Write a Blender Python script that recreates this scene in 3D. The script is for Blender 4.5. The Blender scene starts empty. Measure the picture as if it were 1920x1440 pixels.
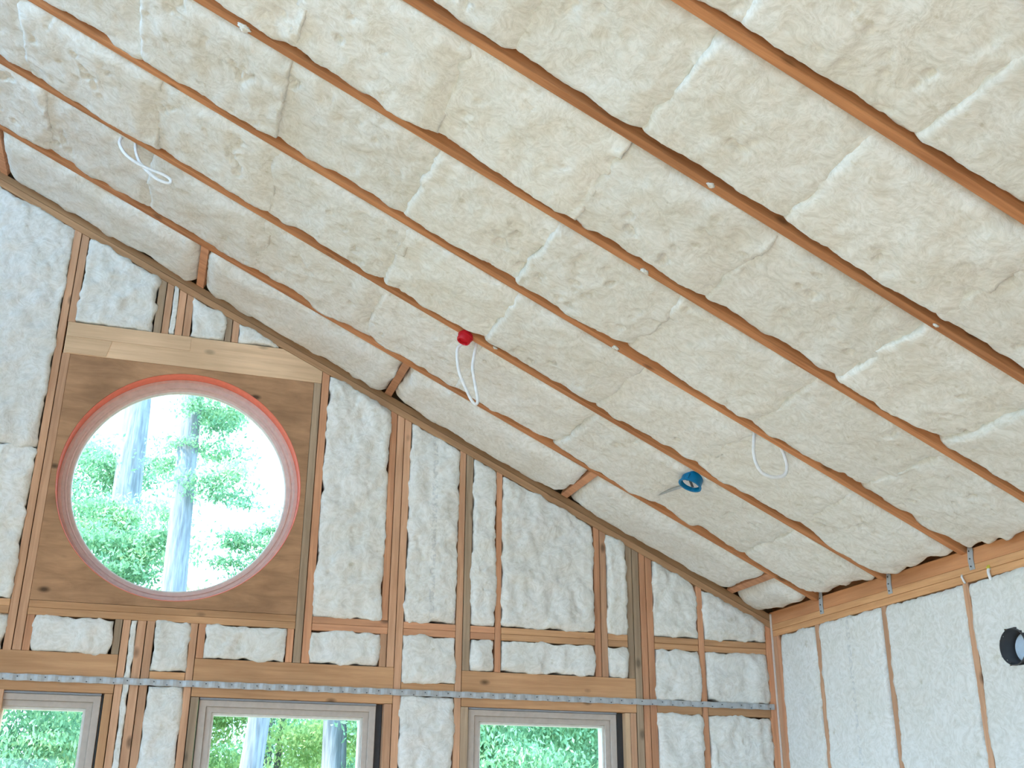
import bpy, bmesh, math, random
import numpy as np
from mathutils import Matrix, Vector

# ---------------------------------------------------------------- camera, sky, light, exposure
SC = bpy.context.scene
COL = SC.collection
cam_d = bpy.data.cameras.new('camera')
cam_d.sensor_width = 36.0
cam_d.lens = 38.669
cam_d.clip_start = 0.05
cam_d.clip_end = 300
cam = bpy.data.objects.new('camera', cam_d)
COL.objects.link(cam)
R0, R1, R2 = (0.95137, -0.30799, 0.006155), (0.118895, 0.348683, -0.929669), (0.284182, 0.885191, 0.368345)
cam.matrix_world = Matrix(((R0[0], -R1[0], -R2[0], 0.0), (R0[1], -R1[1], -R2[1], -5.82235),
                           (R0[2], -R1[2], -R2[2], 1.55), (0, 0, 0, 1)))
SC.camera = cam

world = bpy.data.worlds.new('overcast_sky')
SC.world = world
world.use_nodes = True
wn = world.node_tree.nodes
wl = world.node_tree.links
bg = wn['Background']
tc = wn.new('ShaderNodeTexCoord')
sep = wn.new('ShaderNodeSeparateXYZ')
rmp = wn.new('ShaderNodeValToRGB')
wl.new(tc.outputs['Generated'], sep.inputs[0])
wl.new(sep.outputs['Z'], rmp.inputs[0])
rmp.color_ramp.elements[0].position = 0.0
rmp.color_ramp.elements[0].color = (0.43, 0.71, 1.0, 1)
rmp.color_ramp.elements[1].position = 0.9
rmp.color_ramp.elements[1].color = (0.40, 0.67, 1.0, 1)
wl.new(rmp.outputs[0], bg.inputs['Color'])
bg.inputs['Strength'].default_value = 3.8

sun_d = bpy.data.lights.new('sun', 'SUN')
sun_d.energy = 5.5
sun_d.angle = 0.03
sun_d.color = (1.0, 0.93, 0.82)
sun = bpy.data.objects.new('sun', sun_d)
sun.rotation_euler = Vector((0.85, 0.22, -1.0)).to_track_quat('-Z', 'Y').to_euler()
sun.location = (-10, -6, 12)
COL.objects.link(sun)

SC.view_settings.view_transform = 'Standard'
SC.view_settings.look = 'None'
SC.view_settings.exposure = 1.38
SC.view_settings.gamma = 1.0
SC.view_settings.use_curve_mapping = False

RNG = random.Random(7)
M = 0.4685           # roof fall per metre of x
ZRAF = 4.3308        # underside of rafters at x = 0
ZRAK = 4.2546        # underside of sloping gable plates at x = 0
XR = 3.5             # face of right wall
CO, SI = 1 / math.hypot(1, M), M / math.hypot(1, M)
EU = Vector((CO, 0, -SI))       # down the slope
EN = Vector((SI, 0, CO))        # roof normal, up
X, Y, Z = Vector((1, 0, 0)), Vector((0, 1, 0)), Vector((0, 0, 1))
zrak = lambda x: ZRAK - M * x
zraf = lambda x: ZRAF - M * x

# ---------------------------------------------------------------- helpers
def attach(o, parent):
    COL.objects.link(o)
    if parent is not None:
        o.parent = parent
        o.matrix_parent_inverse = world_of(parent).inverted()
    return o

def world_of(o):
    m = o.matrix_basis.copy()
    if o.parent is not None:
        m = world_of(o.parent) @ o.matrix_parent_inverse @ m
    return m

def empty(name, loc=(0, 0, 0), parent=None):
    o = bpy.data.objects.new(name, None)
    o.location = loc
    o.empty_display_size = 0.2
    return attach(o, parent)

def tag(o, label=None, cat=None, group=None, kind=None):
    if label: o['label'] = label
    if cat: o['category'] = cat
    if group: o['group'] = group
    if kind: o['kind'] = kind
    return o

def frame(o, ex, ey, ez):
    return Matrix(((ex.x, ey.x, ez.x, o[0]), (ex.y, ey.y, ez.y, o[1]), (ex.z, ey.z, ez.z, o[2]), (0, 0, 0, 1)))

def mesh_obj(name, verts, faces, mat, parent=None, mw=None, smooth=False):
    me = bpy.data.meshes.new(name)
    me.from_pydata([tuple(v) for v in verts], [], faces)
    me.update()
    if mat: me.materials.append(mat)
    if smooth: me.polygons.foreach_set('use_smooth', [True] * len(me.polygons))
    o = bpy.data.objects.new(name, me)
    if mw is not None: o.matrix_basis = mw
    return attach(o, parent)

def slab(name, mat, parent, o, ex, ey, poly, t, bevel=0.0015):
    """polygon in the (ex, ey) plane at o, extruded t along ex x ey; local x is the grain"""
    ez = ex.cross(ey)
    c = Vector(o)
    n = len(poly)
    area = sum(poly[i][0] * poly[(i + 1) % n][1] - poly[(i + 1) % n][0] * poly[i][1] for i in range(n))
    if area < 0: poly = poly[::-1]
    z0, z1 = (0, t) if t > 0 else (t, 0)
    bm = bmesh.new()
    lo = [bm.verts.new((p[0], p[1], z0)) for p in poly]
    hi = [bm.verts.new((p[0], p[1], z1)) for p in poly]
    bm.faces.new(lo[::-1]); bm.faces.new(hi)
    for i in range(n):
        bm.faces.new((lo[i], lo[(i + 1) % n], hi[(i + 1) % n], hi[i]))
    if bevel:
        bmesh.ops.bevel(bm, geom=list(bm.edges), offset=bevel, segments=1, affect='EDGES')
    me = bpy.data.meshes.new(name)
    bm.to_mesh(me); bm.free()
    me.materials.append(mat)
    ob = bpy.data.objects.new(name, me)
    ob.matrix_basis = frame(c, ex, ey, ez)
    return attach(ob, parent)

def box(name, mat, parent, x0, x1, y0, y1, z0, z1, grain='X', bevel=0.0015):
    if grain == 'X':
        return slab(name, mat, parent, (x0, y0, z0), X, Y, [(0, 0), (x1 - x0, 0), (x1 - x0, y1 - y0), (0, y1 - y0)], z1 - z0, bevel)
    if grain == 'Y':
        return slab(name, mat, parent, (x0, y0, z0), Y, Z, [(0, 0), (y1 - y0, 0), (y1 - y0, z1 - z0), (0, z1 - z0)], x1 - x0, bevel)
    return slab(name, mat, parent, (x0, y0, z0), Z, X, [(0, 0), (z1 - z0, 0), (z1 - z0, x1 - x0), (0, x1 - x0)], y1 - y0, bevel)

def tube(name, mat, parent, pts, r, seg=8, flat=1.0):
    """smooth round or oval cable through the points"""
    P = [Vector(p) for p in pts]
    Q = []
    for i in range(len(P) - 1):
        a, b, c, d = P[max(i - 1, 0)], P[i], P[i + 1], P[min(i + 2, len(P) - 1)]
        for k in range(5):
            t = k / 5
            Q.append(0.5 * ((2 * b) + (c - a) * t + (2 * a - 5 * b + 4 * c - d) * t * t + (3 * b - a - 3 * c + d) * t ** 3))
    Q.append(P[-1])
    vs, fs = [], []
    up = Vector((0.2, 1, 0.1)).normalized()
    for i, q in enumerate(Q):
        t = (Q[min(i + 1, len(Q) - 1)] - Q[max(i - 1, 0)]).normalized()
        s = t.cross(up).normalized(); u = s.cross(t)
        for k in range(seg):
            a = 2 * math.pi * k / seg
            vs.append(q + s * (r * math.cos(a)) + u * (r * flat * math.sin(a)))
    for i in range(len(Q) - 1):
        for k in range(seg):
            fs.append((i * seg + k, i * seg + (k + 1) % seg, (i + 1) * seg + (k + 1) % seg, (i + 1) * seg + k))
    fs.append(tuple(range(seg))[::-1]); fs.append(tuple(range((len(Q) - 1) * seg, len(Q) * seg)))
    return mesh_obj(name, vs, fs, mat, parent, smooth=True)

def lathe(name, mat, parent, prof, mw, seg=48, smooth=True):
    """closed profile [(r, z)...] spun round local z"""
    vs, fs = [], []
    n = len(prof)
    for k in range(seg):
        a = 2 * math.pi * k / seg
        for r, z in prof: vs.append((r * math.cos(a), r * math.sin(a), z))
    for k in range(seg):
        k2 = (k + 1) % seg
        for i in range(n):
            j = (i + 1) % n
            fs.append((k * n + i, k2 * n + i, k2 * n + j, k * n + j))
    o = mesh_obj(name, vs, fs, mat, parent, mw)
    if smooth:
        me = o.data
        bm = bmesh.new(); bm.from_mesh(me)
        bmesh.ops.remove_doubles(bm, verts=bm.verts, dist=1e-6)
        bmesh.ops.recalc_face_normals(bm, faces=bm.faces)
        for f in bm.faces: f.smooth = True
        for e in bm.edges:
            if len(e.link_faces) == 2 and e.calc_face_angle() > 0.6: e.smooth = False
        bm.to_mesh(me); bm.free()
    return o

# ---- noise
def _h(ix, iy, seed):
    h = (ix.astype(np.int64) * 374761393 + iy.astype(np.int64) * 668265263 + seed * 974634517) & 0xffffffff
    h = ((h ^ (h >> 13)) * 1274126177) & 0xffffffff
    h = ((h ^ (h >> 16)) * 2246822519) & 0xffffffff
    return ((h ^ (h >> 15)) & 0xffff) / 65535.0

def vnoise(x, y, seed=0):
    ix, iy = np.floor(x), np.floor(y)
    fx, fy = x - ix, y - iy
    fx = fx * fx * fx * (fx * (fx * 6 - 15) + 10); fy = fy * fy * fy * (fy * (fy * 6 - 15) + 10)
    a, b = _h(ix, iy, seed), _h(ix + 1, iy, seed)
    c, d = _h(ix, iy + 1, seed), _h(ix + 1, iy + 1, seed)
    return (a + (b - a) * fx + (c - a) * fy + (a - b - c + d) * fx * fy) * 2 - 1

def fbm(x, y, seed=0, oct=3):
    s, a, t = 0, 1.0, 0
    for k in range(oct):
        s = s + a * vnoise(x * 2 ** k, y * 2 ** k, seed + 17 * k); t += a; a *= 0.5
    return s / t

# ---------------------------------------------------------------- materials
def new_mat(name):
    m = bpy.data.materials.new(name); m.use_nodes = True
    nt = m.node_tree
    return m, nt, nt.nodes['Principled BSDF'], nt.nodes.new, nt.links.new

def plain(name, col, rough=0.6, metal=0.0, spec=0.3):
    m, nt, b, N, L = new_mat(name)
    tcn = N('ShaderNodeTexCoord'); nz = N('ShaderNodeTexNoise'); nz.inputs['Scale'].default_value = 35
    L(tcn.outputs['Object'], nz.inputs['Vector'])
    mx = N('ShaderNodeMixRGB'); mx.blend_type = 'MULTIPLY'; mx.inputs[0].default_value = 0.25
    mx.inputs[1].default_value = (*col, 1); L(nz.outputs['Color'], mx.inputs[2])
    hs = N('ShaderNodeHueSaturation'); hs.inputs['Saturation'].default_value = 1.0; hs.inputs['Value'].default_value = 1.1
    L(nz.outputs['Fac'], mx.inputs[2])
    L(mx.outputs[0], hs.inputs['Color']); L(hs.outputs[0], b.inputs['Base Color'])
    b.inputs['Roughness'].default_value = rough; b.inputs['Metallic'].default_value = metal
    b.inputs['Specular IOR Level'].default_value = spec
    return m

def wood(name, c0, c1, knots=0.6, stripe=1.0, mottled=0.0, stamps=False):
    """sawn softwood, grain along local x"""
    m, nt, b, N, L = new_mat(name)
    tcn = N('ShaderNodeTexCoord'); oi = N('ShaderNodeObjectInfo')
    mul = N('ShaderNodeVectorMath'); mul.operation = 'SCALE'; mul.inputs['Scale'].default_value = 37.0
    cmb = N('ShaderNodeCombineXYZ')
    for k in range(3): L(oi.outputs['Random'], cmb.inputs[k])
    L(cmb.outputs[0], mul.inputs[0])
    add = N('ShaderNodeVectorMath'); add.operation = 'ADD'
    L(tcn.outputs['Object'], add.inputs[0]); L(mul.outputs[0], add.inputs[1])
    mp = N('ShaderNodeMapping'); mp.inputs['Scale'].default_value = (0.9, 16, 16) if not mottled else (1.6, 7, 7); L(add.outputs[0], mp.inputs['Vector'])
    n1 = N('ShaderNodeTexNoise'); n1.inputs['Scale'].default_value = 2.6; n1.inputs['Detail'].default_value = 6
    n1.inputs['Roughness'].default_value = 0.65; n1.inputs['Distortion'].default_value = 0.6
    L(mp.outputs[0], n1.inputs['Vector'])
    r1 = N('ShaderNodeValToRGB'); L(n1.outputs['Fac'], r1.inputs[0])
    r1.color_ramp.elements[0].position = 0.32; r1.color_ramp.elements[0].color = (*c0, 1)
    r1.color_ramp.elements[1].position = 0.68; r1.color_ramp.elements[1].color = (*c1, 1)
    # large blotches
    n2 = N('ShaderNodeTexNoise'); n2.inputs['Scale'].default_value = 1.7 if not mottled else 4.0; n2.inputs['Detail'].default_value = 3
    L(add.outputs[0], n2.inputs['Vector'])
    r2 = N('ShaderNodeValToRGB'); L(n2.outputs['Fac'], r2.inputs[0])
    r2.color_ramp.elements[0].position = 0.3; r2.color_ramp.elements[0].color = (0.74, 0.70, 0.66, 1)
    r2.color_ramp.elements[1].position = 0.7; r2.color_ramp.elements[1].color = (1.12, 1.08, 1.04, 1)
    mx = N('ShaderNodeMixRGB'); mx.blend_type = 'MULTIPLY'; mx.inputs[0].default_value = 0.75 if not mottled else mottled
    L(r1.outputs[0], mx.inputs[1]); L(r2.outputs[0], mx.inputs[2])
    # knots
    vo = N('ShaderNodeTexVoronoi'); vo.inputs['Scale'].default_value = 5.0
    mk = N('ShaderNodeMapping'); mk.inputs['Scale'].default_value = (0.7, 1.3, 1.3); L(add.outputs[0], mk.inputs['Vector'])
    L(mk.outputs[0], vo.inputs['Vector'])
    rk = N('ShaderNodeValToRGB'); L(vo.outputs['Distance'], rk.inputs[0])
    rk.color_ramp.elements[0].position = 0.05; rk.color_ramp.elements[0].color = (1 - knots, 1 - knots, 1 - knots, 1)
    rk.color_ramp.elements[1].position = 0.13; rk.color_ramp.elements[1].color = (1, 1, 1, 1)
    mxk = N('ShaderNodeMixRGB'); mxk.blend_type = 'MULTIPLY'; mxk.inputs[0].default_value = 1.0
    L(mx.outputs[0], mxk.inputs[1]); L(rk.outputs[0], mxk.inputs[2])
    hs = N('ShaderNodeHueSaturation')
    mr = N('ShaderNodeMapRange'); mr.inputs['To Min'].default_value = 0.84; mr.inputs['To Max'].default_value = 1.14
    L(oi.outputs['Random'], mr.inputs['Value']); L(mr.outputs[0], hs.inputs['Value'])
    L(mxk.outputs[0], hs.inputs['Color'])
    L(hs.outputs[0], b.inputs['Base Color'])
    b.inputs['Roughness'].default_value = 0.75; b.inputs['Specular IOR Level'].default_value = 0.25
    bp = N('ShaderNodeBump'); bp.inputs['Strength'].default_value = 0.25; bp.inputs['Distance'].default_value = 0.003
    L(n1.outputs['Fac'], bp.inputs['Height']); L(bp.outputs[0], b.inputs['Normal'])
    return m

def insulation(name, c_lo, c_hi, printed=None):
    """unfaced glass wool: cream, fibrous, with darker flecks"""
    m, nt, b, N, L = new_mat(name)
    tcn = N('ShaderNodeTexCoord'); geo = N('ShaderNodeNewGeometry'); oi = N('ShaderNodeObjectInfo')
    pos = geo.outputs['Position']
    big = N('ShaderNodeTexNoise'); big.inputs['Scale'].default_value = 3.2; big.inputs['Detail'].default_value = 4
    big.inputs['Roughness'].default_value = 0.6
    L(pos, big.inputs['Vector'])
    rb = N('ShaderNodeValToRGB'); L(big.outputs['Fac'], rb.inputs[0])
    rb.color_ramp.elements[0].position = 0.3; rb.color_ramp.elements[0].color = (*c_lo, 1)
    rb.color_ramp.elements[1].position = 0.62; rb.color_ramp.elements[1].color = (*c_hi, 1)
    # fine strands
    ad = N('ShaderNodeVectorMath'); ad.operation = 'ADD'
    warp = N('ShaderNodeTexNoise'); warp.inputs['Scale'].default_value = 7; warp.inputs['Detail'].default_value = 2
    L(pos, warp.inputs['Vector'])
    ws = N('ShaderNodeVectorMath'); ws.operation = 'SCALE'; ws.inputs['Scale'].default_value = 0.22
    L(warp.outputs['Color'], ws.inputs[0]); L(pos, ad.inputs[0]); L(ws.outputs[0], ad.inputs[1])
    st = N('ShaderNodeTexNoise'); st.inputs['Scale'].default_value = 42; st.inputs['Detail'].default_value = 6
    st.inputs['Roughness'].default_value = 0.7
    L(ad.outputs[0], st.inputs['Vector'])
    fine = N('ShaderNodeTexNoise'); fine.inputs['Scale'].default_value = 170; fine.inputs['Detail'].default_value = 3
    L(ad.outputs[0], fine.inputs['Vector'])
    rs = N('ShaderNodeValToRGB'); L(st.outputs['Fac'], rs.inputs[0])
    rs.color_ramp.elements[0].position = 0.33; rs.color_ramp.elements[0].color = (0.84, 0.832, 0.80, 1)
    rs.color_ramp.elements[1].position = 0.6; rs.color_ramp.elements[1].color = (1.03, 1.03, 1.03, 1)
    mx = N('ShaderNodeMixRGB'); mx.blend_type = 'MULTIPLY'; mx.inputs[0].default_value = 1.0
    L(rb.outputs[0], mx.inputs[1]); L(rs.outputs[0], mx.inputs[2])
    # sparse flecks
    fl = N('ShaderNodeTexNoise'); fl.inputs['Scale'].default_value = 15; fl.inputs['Detail'].default_value = 5
    fl.inputs['Roughness'].default_value = 0.6
    L(pos, fl.inputs['Vector'])
    rf = N('ShaderNodeValToRGB'); L(fl.outputs['Fac'], rf.inputs[0])
    rf.color_ramp.elements[0].position = 0.27; rf.color_ramp.elements[0].color = (0.66, 0.62, 0.50, 1)
    rf.color_ramp.elements[1].position = 0.36; rf.color_ramp.elements[1].color = (1, 1, 1, 1)
    mx2 = N('ShaderNodeMixRGB'); mx2.blend_type = 'MULTIPLY'; mx2.inputs[0].default_value = 0.5
    L(mx.outputs[0], mx2.inputs[1]); L(rf.outputs[0], mx2.inputs[2])
    hs = N('ShaderNodeHueSaturation')
    mr = N('ShaderNodeMapRange'); mr.inputs['To Min'].default_value = 0.95; mr.inputs['To Max'].default_value = 1.03
    L(oi.outputs['Random'], mr.inputs['Value']); L(mr.outputs[0], hs.inputs['Value'])
    L(mx2.outputs[0], hs.inputs['Color'])
    out = hs.outputs[0]
    if printed is not None:        # faint illegible ink line along local y
        sx = N('ShaderNodeSeparateXYZ'); L(tcn.outputs['Object'], sx.inputs[0])
        d = N('ShaderNodeMath'); d.operation = 'SUBTRACT'; L(sx.outputs['X'], d.inputs[0]); d.inputs[1].default_value = printed
        a = N('ShaderNodeMath'); a.operation = 'ABSOLUTE'; L(d.outputs[0], a.inputs[0])
        lt = N('ShaderNodeMath'); lt.operation = 'LESS_THAN'; L(a.outputs[0], lt.inputs[0]); lt.inputs[1].default_value = 0.014
        nn = N('ShaderNodeTexNoise'); nn.inputs['Scale'].default_value = 55; nn.inputs['Detail'].default_value = 1
        L(tcn.outputs['Object'], nn.inputs['Vector'])
        gt = N('ShaderNodeMapRange'); gt.inputs['From Min'].default_value = 0.45; gt.inputs['From Max'].default_value = 0.6
        gt.inputs['To Max'].default_value = 0.3
        L(nn.outputs['Fac'], gt.inputs['Value'])
        mm = N('ShaderNodeMath'); mm.operation = 'MULTIPLY'; L(lt.outputs[0], mm.inputs[0]); L(gt.outputs[0], mm.inputs[1])
        ink = N('ShaderNodeMixRGB'); ink.inputs[2].default_value = (0.36, 0.40, 0.44, 1)
        L(mm.outputs[0], ink.inputs[0]); L(out, ink.inputs[1]); out = ink.outputs[0]
    L(out, b.inputs['Base Color'])
    b.inputs['Roughness'].default_value = 1.0; b.inputs['Specular IOR Level'].default_value = 0.05
    if 'Sheen Weight' in b.inputs: b.inputs['Sheen Weight'].default_value = 0.1
    b1 = N('ShaderNodeBump'); b1.inputs['Strength'].default_value = 0.4; b1.inputs['Distance'].default_value = 0.006
    L(st.outputs['Fac'], b1.inputs['Height'])
    b2 = N('ShaderNodeBump'); b2.inputs['Strength'].default_value = 0.3; b2.inputs['Distance'].default_value = 0.002
    L(fine.outputs['Fac'], b2.inputs['Height']); L(b1.outputs[0], b2.inputs['Normal'])
    L(b2.outputs[0], b.inputs['Normal'])
    return m

def foliage(name, a, bcol, c):
    m, nt, b, N, L = new_mat(name)
    at = N('ShaderNodeAttribute'); at.attribute_name = 'tone'
    r = N('ShaderNodeValToRGB'); L(at.outputs['Fac'], r.inputs[0])
    r.color_ramp.elements[0].color = (*a, 1); r.color_ramp.elements[1].color = (*c, 1)
    e = r.color_ramp.elements.new(0.6); e.color = (*bcol, 1)
    df = N('ShaderNodeBsdfDiffuse'); tr = N('ShaderNodeBsdfTranslucent')
    L(r.outputs[0], df.inputs[0]); L(r.outputs[0], tr.inputs[0])
    mx = N('ShaderNodeMixShader'); mx.inputs[0].default_value = 0.45
    L(df.outputs[0], mx.inputs[1]); L(tr.outputs[0], mx.inputs[2])
    L(mx.outputs[0], nt.nodes['Material Output'].inputs['Surface'])
    return m

def bark(name, c0, c1):
    m, nt, b, N, L = new_mat(name)
    tcn = N('ShaderNodeTexCoord'); mp = N('ShaderNodeMapping'); mp.inputs['Scale'].default_value = (14, 14, 1.6)
    L(tcn.outputs['Object'], mp.inputs['Vector'])
    n = N('ShaderNodeTexNoise'); n.inputs['Scale'].default_value = 2.0; n.inputs['Detail'].default_value = 6
    L(mp.outputs[0], n.inputs['Vector'])
    r = N('ShaderNodeValToRGB'); L(n.outputs['Fac'], r.inputs[0])
    r.color_ramp.elements[0].position = 0.35; r.color_ramp.elements[0].color = (*c0, 1)
    r.color_ramp.elements[1].position = 0.65; r.color_ramp.elements[1].color = (*c1, 1)
    L(r.outputs[0], b.inputs['Base Color']); b.inputs['Roughness'].default_value = 0.9
    bp = N('ShaderNodeBump'); bp.inputs['Strength'].default_value = 0.8; bp.inputs['Distance'].default_value = 0.02
    L(n.outputs['Fac'], bp.inputs['Height']); L(bp.outputs[0], b.inputs['Normal'])
    return m

def glass():
    m, nt, b, N, L = new_mat('window_glass')
    t = N('ShaderNodeBsdfTransparent'); t.inputs[0].default_value = (0.93, 0.97, 0.95, 1)
    g = N('ShaderNodeBsdfGlossy'); g.inputs['Roughness'].default_value = 0.02
    fr = N('ShaderNodeFresnel'); fr.inputs['IOR'].default_value = 1.45
    mx = N('ShaderNodeMixShader'); L(fr.outputs[0], mx.inputs[0]); L(t.outputs[0], mx.inputs[1]); L(g.outputs[0], mx.inputs[2])
    L(mx.outputs[0], nt.nodes['Material Output'].inputs['Surface'])
    return m

W_RAFTER = wood('rafter_fir', (0.411, 0.171, 0.074), (0.631, 0.298, 0.138), knots=0.5)
W_STUD = wood('stud_fir', (0.568, 0.320, 0.197), (0.760, 0.468, 0.304), knots=0.6)
W_RED = wood('stud_red_fir', (0.574, 0.283, 0.163), (0.781, 0.421, 0.251), knots=0.6)
W_GREY = wood('stud_weathered', (0.328, 0.244, 0.171), (0.506, 0.383, 0.274), knots=0.5)
W_HEAD = wood('header_fir', (0.539, 0.298, 0.156), (0.704, 0.419, 0.233), knots=0.7)
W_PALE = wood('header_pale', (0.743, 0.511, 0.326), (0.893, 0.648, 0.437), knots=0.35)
W_RAKE = wood('plate_fir', (0.442, 0.254, 0.138), (0.612, 0.374, 0.215), knots=0.5)
W_RAKE2 = wood('upper_plate_fir', (0.31, 0.18, 0.095), (0.42, 0.255, 0.14), knots=0.5)
W_PLATE = wood('plate_orange_fir', (0.595, 0.305, 0.141), (0.769, 0.438, 0.220), knots=0.45)
W_PLATE_R = wood('plate_red_fir', (0.557, 0.251, 0.118), (0.693, 0.342, 0.164), knots=0.4)
W_PLY = wood('plywood_panel', (0.403, 0.232, 0.132), (0.610, 0.362, 0.211), knots=0.75, mottled=1.0)
W_DECK = wood('plywood_deck', (0.40, 0.28, 0.17), (0.55, 0.40, 0.26), knots=0.4, mottled=0.7)
INS_C = insulation('glass_wool_ceiling', (0.82, 0.805, 0.75), (0.88, 0.878, 0.855))
INS_W = insulation('glass_wool_wall', (0.82, 0.815, 0.775), (0.87, 0.87, 0.855))
INS_WP = insulation('glass_wool_printed', (0.82, 0.82, 0.785), (0.87, 0.87, 0.86), printed=0.0)
def fibre_mat():
    m, nt, b, N, L = new_mat('loose_glass_fibre')
    hi = N('ShaderNodeHairInfo'); r = N('ShaderNodeValToRGB'); L(hi.outputs['Random'], r.inputs[0])
    r.color_ramp.elements[0].color = (0.74, 0.72, 0.65, 1); r.color_ramp.elements[1].color = (0.93, 0.93, 0.91, 1)
    L(r.outputs[0], b.inputs['Base Color']); b.inputs['Roughness'].default_value = 1.0; b.inputs['Specular IOR Level'].default_value = 0.05
    return m
INS_F = fibre_mat()
FRAME = plain('window_frame_vinyl', (0.56, 0.49, 0.44), 0.55)
STOP = plain('window_stop_white', (0.82, 0.80, 0.76), 0.4)
FLASH = plain('flashing_black', (0.04, 0.045, 0.055), 0.35, spec=0.6)
FOIL = plain('flashing_grey', (0.34, 0.37, 0.42), 0.5)
ORANGE = plain('flashing_orange', (1.0, 0.26, 0.17), 0.5)
PINKFR = plain('round_frame_vinyl', (0.78, 0.58, 0.54), 0.5)
STEEL = plain('galvanised_steel', (0.50, 0.53, 0.56), 0.5, metal=0.3)
CABLE = plain('white_cable', (0.90, 0.92, 0.96), 0.4)
YELLOW = plain('yellow_cable', (0.75, 0.68, 0.10), 0.4)
RED = plain('red_plastic', (0.62, 0.008, 0.02), 0.4)
BLUE = plain('blue_plastic', (0.0, 0.19, 0.42), 0.4)
LABELW = plain('white_sticker', (0.78, 0.78, 0.82), 0.6)
BLACK = plain('black_plastic', (0.075, 0.077, 0.085), 0.45)
PALEB = plain('pale_cap', (0.66, 0.78, 0.90), 0.5)
STRIP = plain('white_strip', (0.78, 0.70, 0.66), 0.5)
GLASS = glass()

# ---------------------------------------------------------------- setting: empties
wall_back = tag(empty('wall_back', (1.2, 0.07, 0)), kind='structure')
wall_right = tag(empty('wall_right', (XR + 0.07, -3.5, 0)), kind='structure')
ceiling = tag(empty('ceiling', (0.5, -3.5, 4.3)), kind='structure')

XL, YB = -3.2, -9.0
# floor, left wall and front wall (behind the camera) with unseen openings shaped for the light
fl = box('floor', W_DECK, None, XL - 0.15, XR + 0.15, YB - 0.15, 0.15, -0.05, 0.0); tag(fl, kind='structure')
fl.data.materials[0] = plain('floor_sheeting', (0.56, 0.44, 0.33), 0.8)

def wall_with_holes(name, mat, a0, a1, ztop, holes, make):
    """strips round rectangular holes; make(a0,a1,z0,z1a,z1b) adds one solid strip"""
    xs = sorted({a0, a1, *[h[0] for h in holes], *[h[1] for h in holes]})
    xs = [x for x in xs if a0 <= x <= a1]
    for p, q in zip(xs[:-1], xs[1:]):
        mid = (p + q) / 2
        zs = [0.0]
        for h in sorted([h for h in holes if h[0] < mid < h[1]], key=lambda h: h[2]):
            zs += [h[2], h[3]]
        zs.append(None)
        for k in range(0, len(zs), 2):
            z0, z1 = zs[k], zs[k + 1]
            if z1 is not None:
                if z1 - z0 > 1e-3: make(p, q, z0, z1, z1)
            else:
                make(p, q, z0, ztop(p), ztop(q))

def prism_mesh(name, mat, parts, kind=None, parent=None):
    bm = bmesh.new()
    for quad, off in parts:
        lo = [bm.verts.new(v) for v in quad]; hi = [bm.verts.new(Vector(v) + off) for v in quad]
        n = len(quad)
        bm.faces.new(lo); bm.faces.new(hi[::-1])
        for i in range(n): bm.faces.new((lo[i], lo[(i + 1) % n], hi[(i + 1) % n], hi[i]))
    bmesh.ops.recalc_face_normals(bm, faces=bm.faces)
    me = bpy.data.meshes.new(name); bm.to_mesh(me); bm.free(); me.materials.append(mat)
    o = attach(bpy.data.objects.new(name, me), parent)
    if kind: o['kind'] = kind
    return o

parts = []
wall_with_holes('wall_left', W_DECK, YB, 0.15, lambda y: zraf(XL) + 0.25,
                [(-8.4, -5.6, 0.3, 2.5), (-5.2, -2.5, 0.3, 2.5), (-8.4, -5.4, 4.2, 5.6), (-4.6, -1.0, 4.7, 5.75)],
                lambda p, q, z0, za, zb: parts.append(([(XL, p, z0), (XL, q, z0), (XL, q, zb), (XL, p, za)], Vector((-0.14, 0, 0)))))
prism_mesh('wall_left', INS_W, parts, 'structure')
parts = []
wall_with_holes('wall_front', W_DECK, XL - 0.14, XR + 0.14, lambda x: zraf(x) + 0.25,
                [(-2.6, -0.9, 0.3, 2.2)],
                lambda p, q, z0, za, zb: parts.append(([(p, YB, z0), (q, YB, z0), (q, YB, zb), (p, YB, za)], Vector((0, -0.14, 0)))))
prism_mesh('wall_front', INS_W, parts, 'structure')

# ---------------------------------------------------------------- ceiling framing
L0, L1 = XL - 0.1, 3.58
RY = [-0.483, -1.098, -1.704, -2.310, -2.920, -3.527, -4.137, -4.745, -5.355, -5.965, -6.575, -7.185, -7.795, -8.405]
def along(x): return x / CO
for k, y in enumerate(RY):
    # far bottom edge at y; 38 mm thick, 235 deep; tail notched over the right wall plate
    xe = 3.60
    poly = [(along(L0), 0), (along(XR - 0.01), 0), (along(xe), 0.06), (along(xe), 0.235), (along(L0), 0.235)]
    slab('rafter', W_RAFTER, ceiling, (0, y, ZRAF), EU, EN, poly, 0.038)
# lookout blocks laid flat between the gable plates and the first rafter
for x in (-1.08, 0.02, 1.12, 2.19, 3.235):
    a = along(x)
    slab('lookout_block', W_RED, ceiling, (0, 0.0, ZRAF), EU, EN, [(a - 0.022, 0.004), (a + 0.022, 0.004), (a + 0.022, 0.09), (a - 0.022, 0.09)], 0.48)
# rafters flush to the roof deck
a0, a1 = along(L0 - 0.1), along(3.75)
slab('roof_deck', W_DECK, ceiling, (0, 0.3, ZRAF), EU, EN, [(a0, 0.235), (a1, 0.235), (a1, 0.255), (a0, 0.255)], 9.6)

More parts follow.
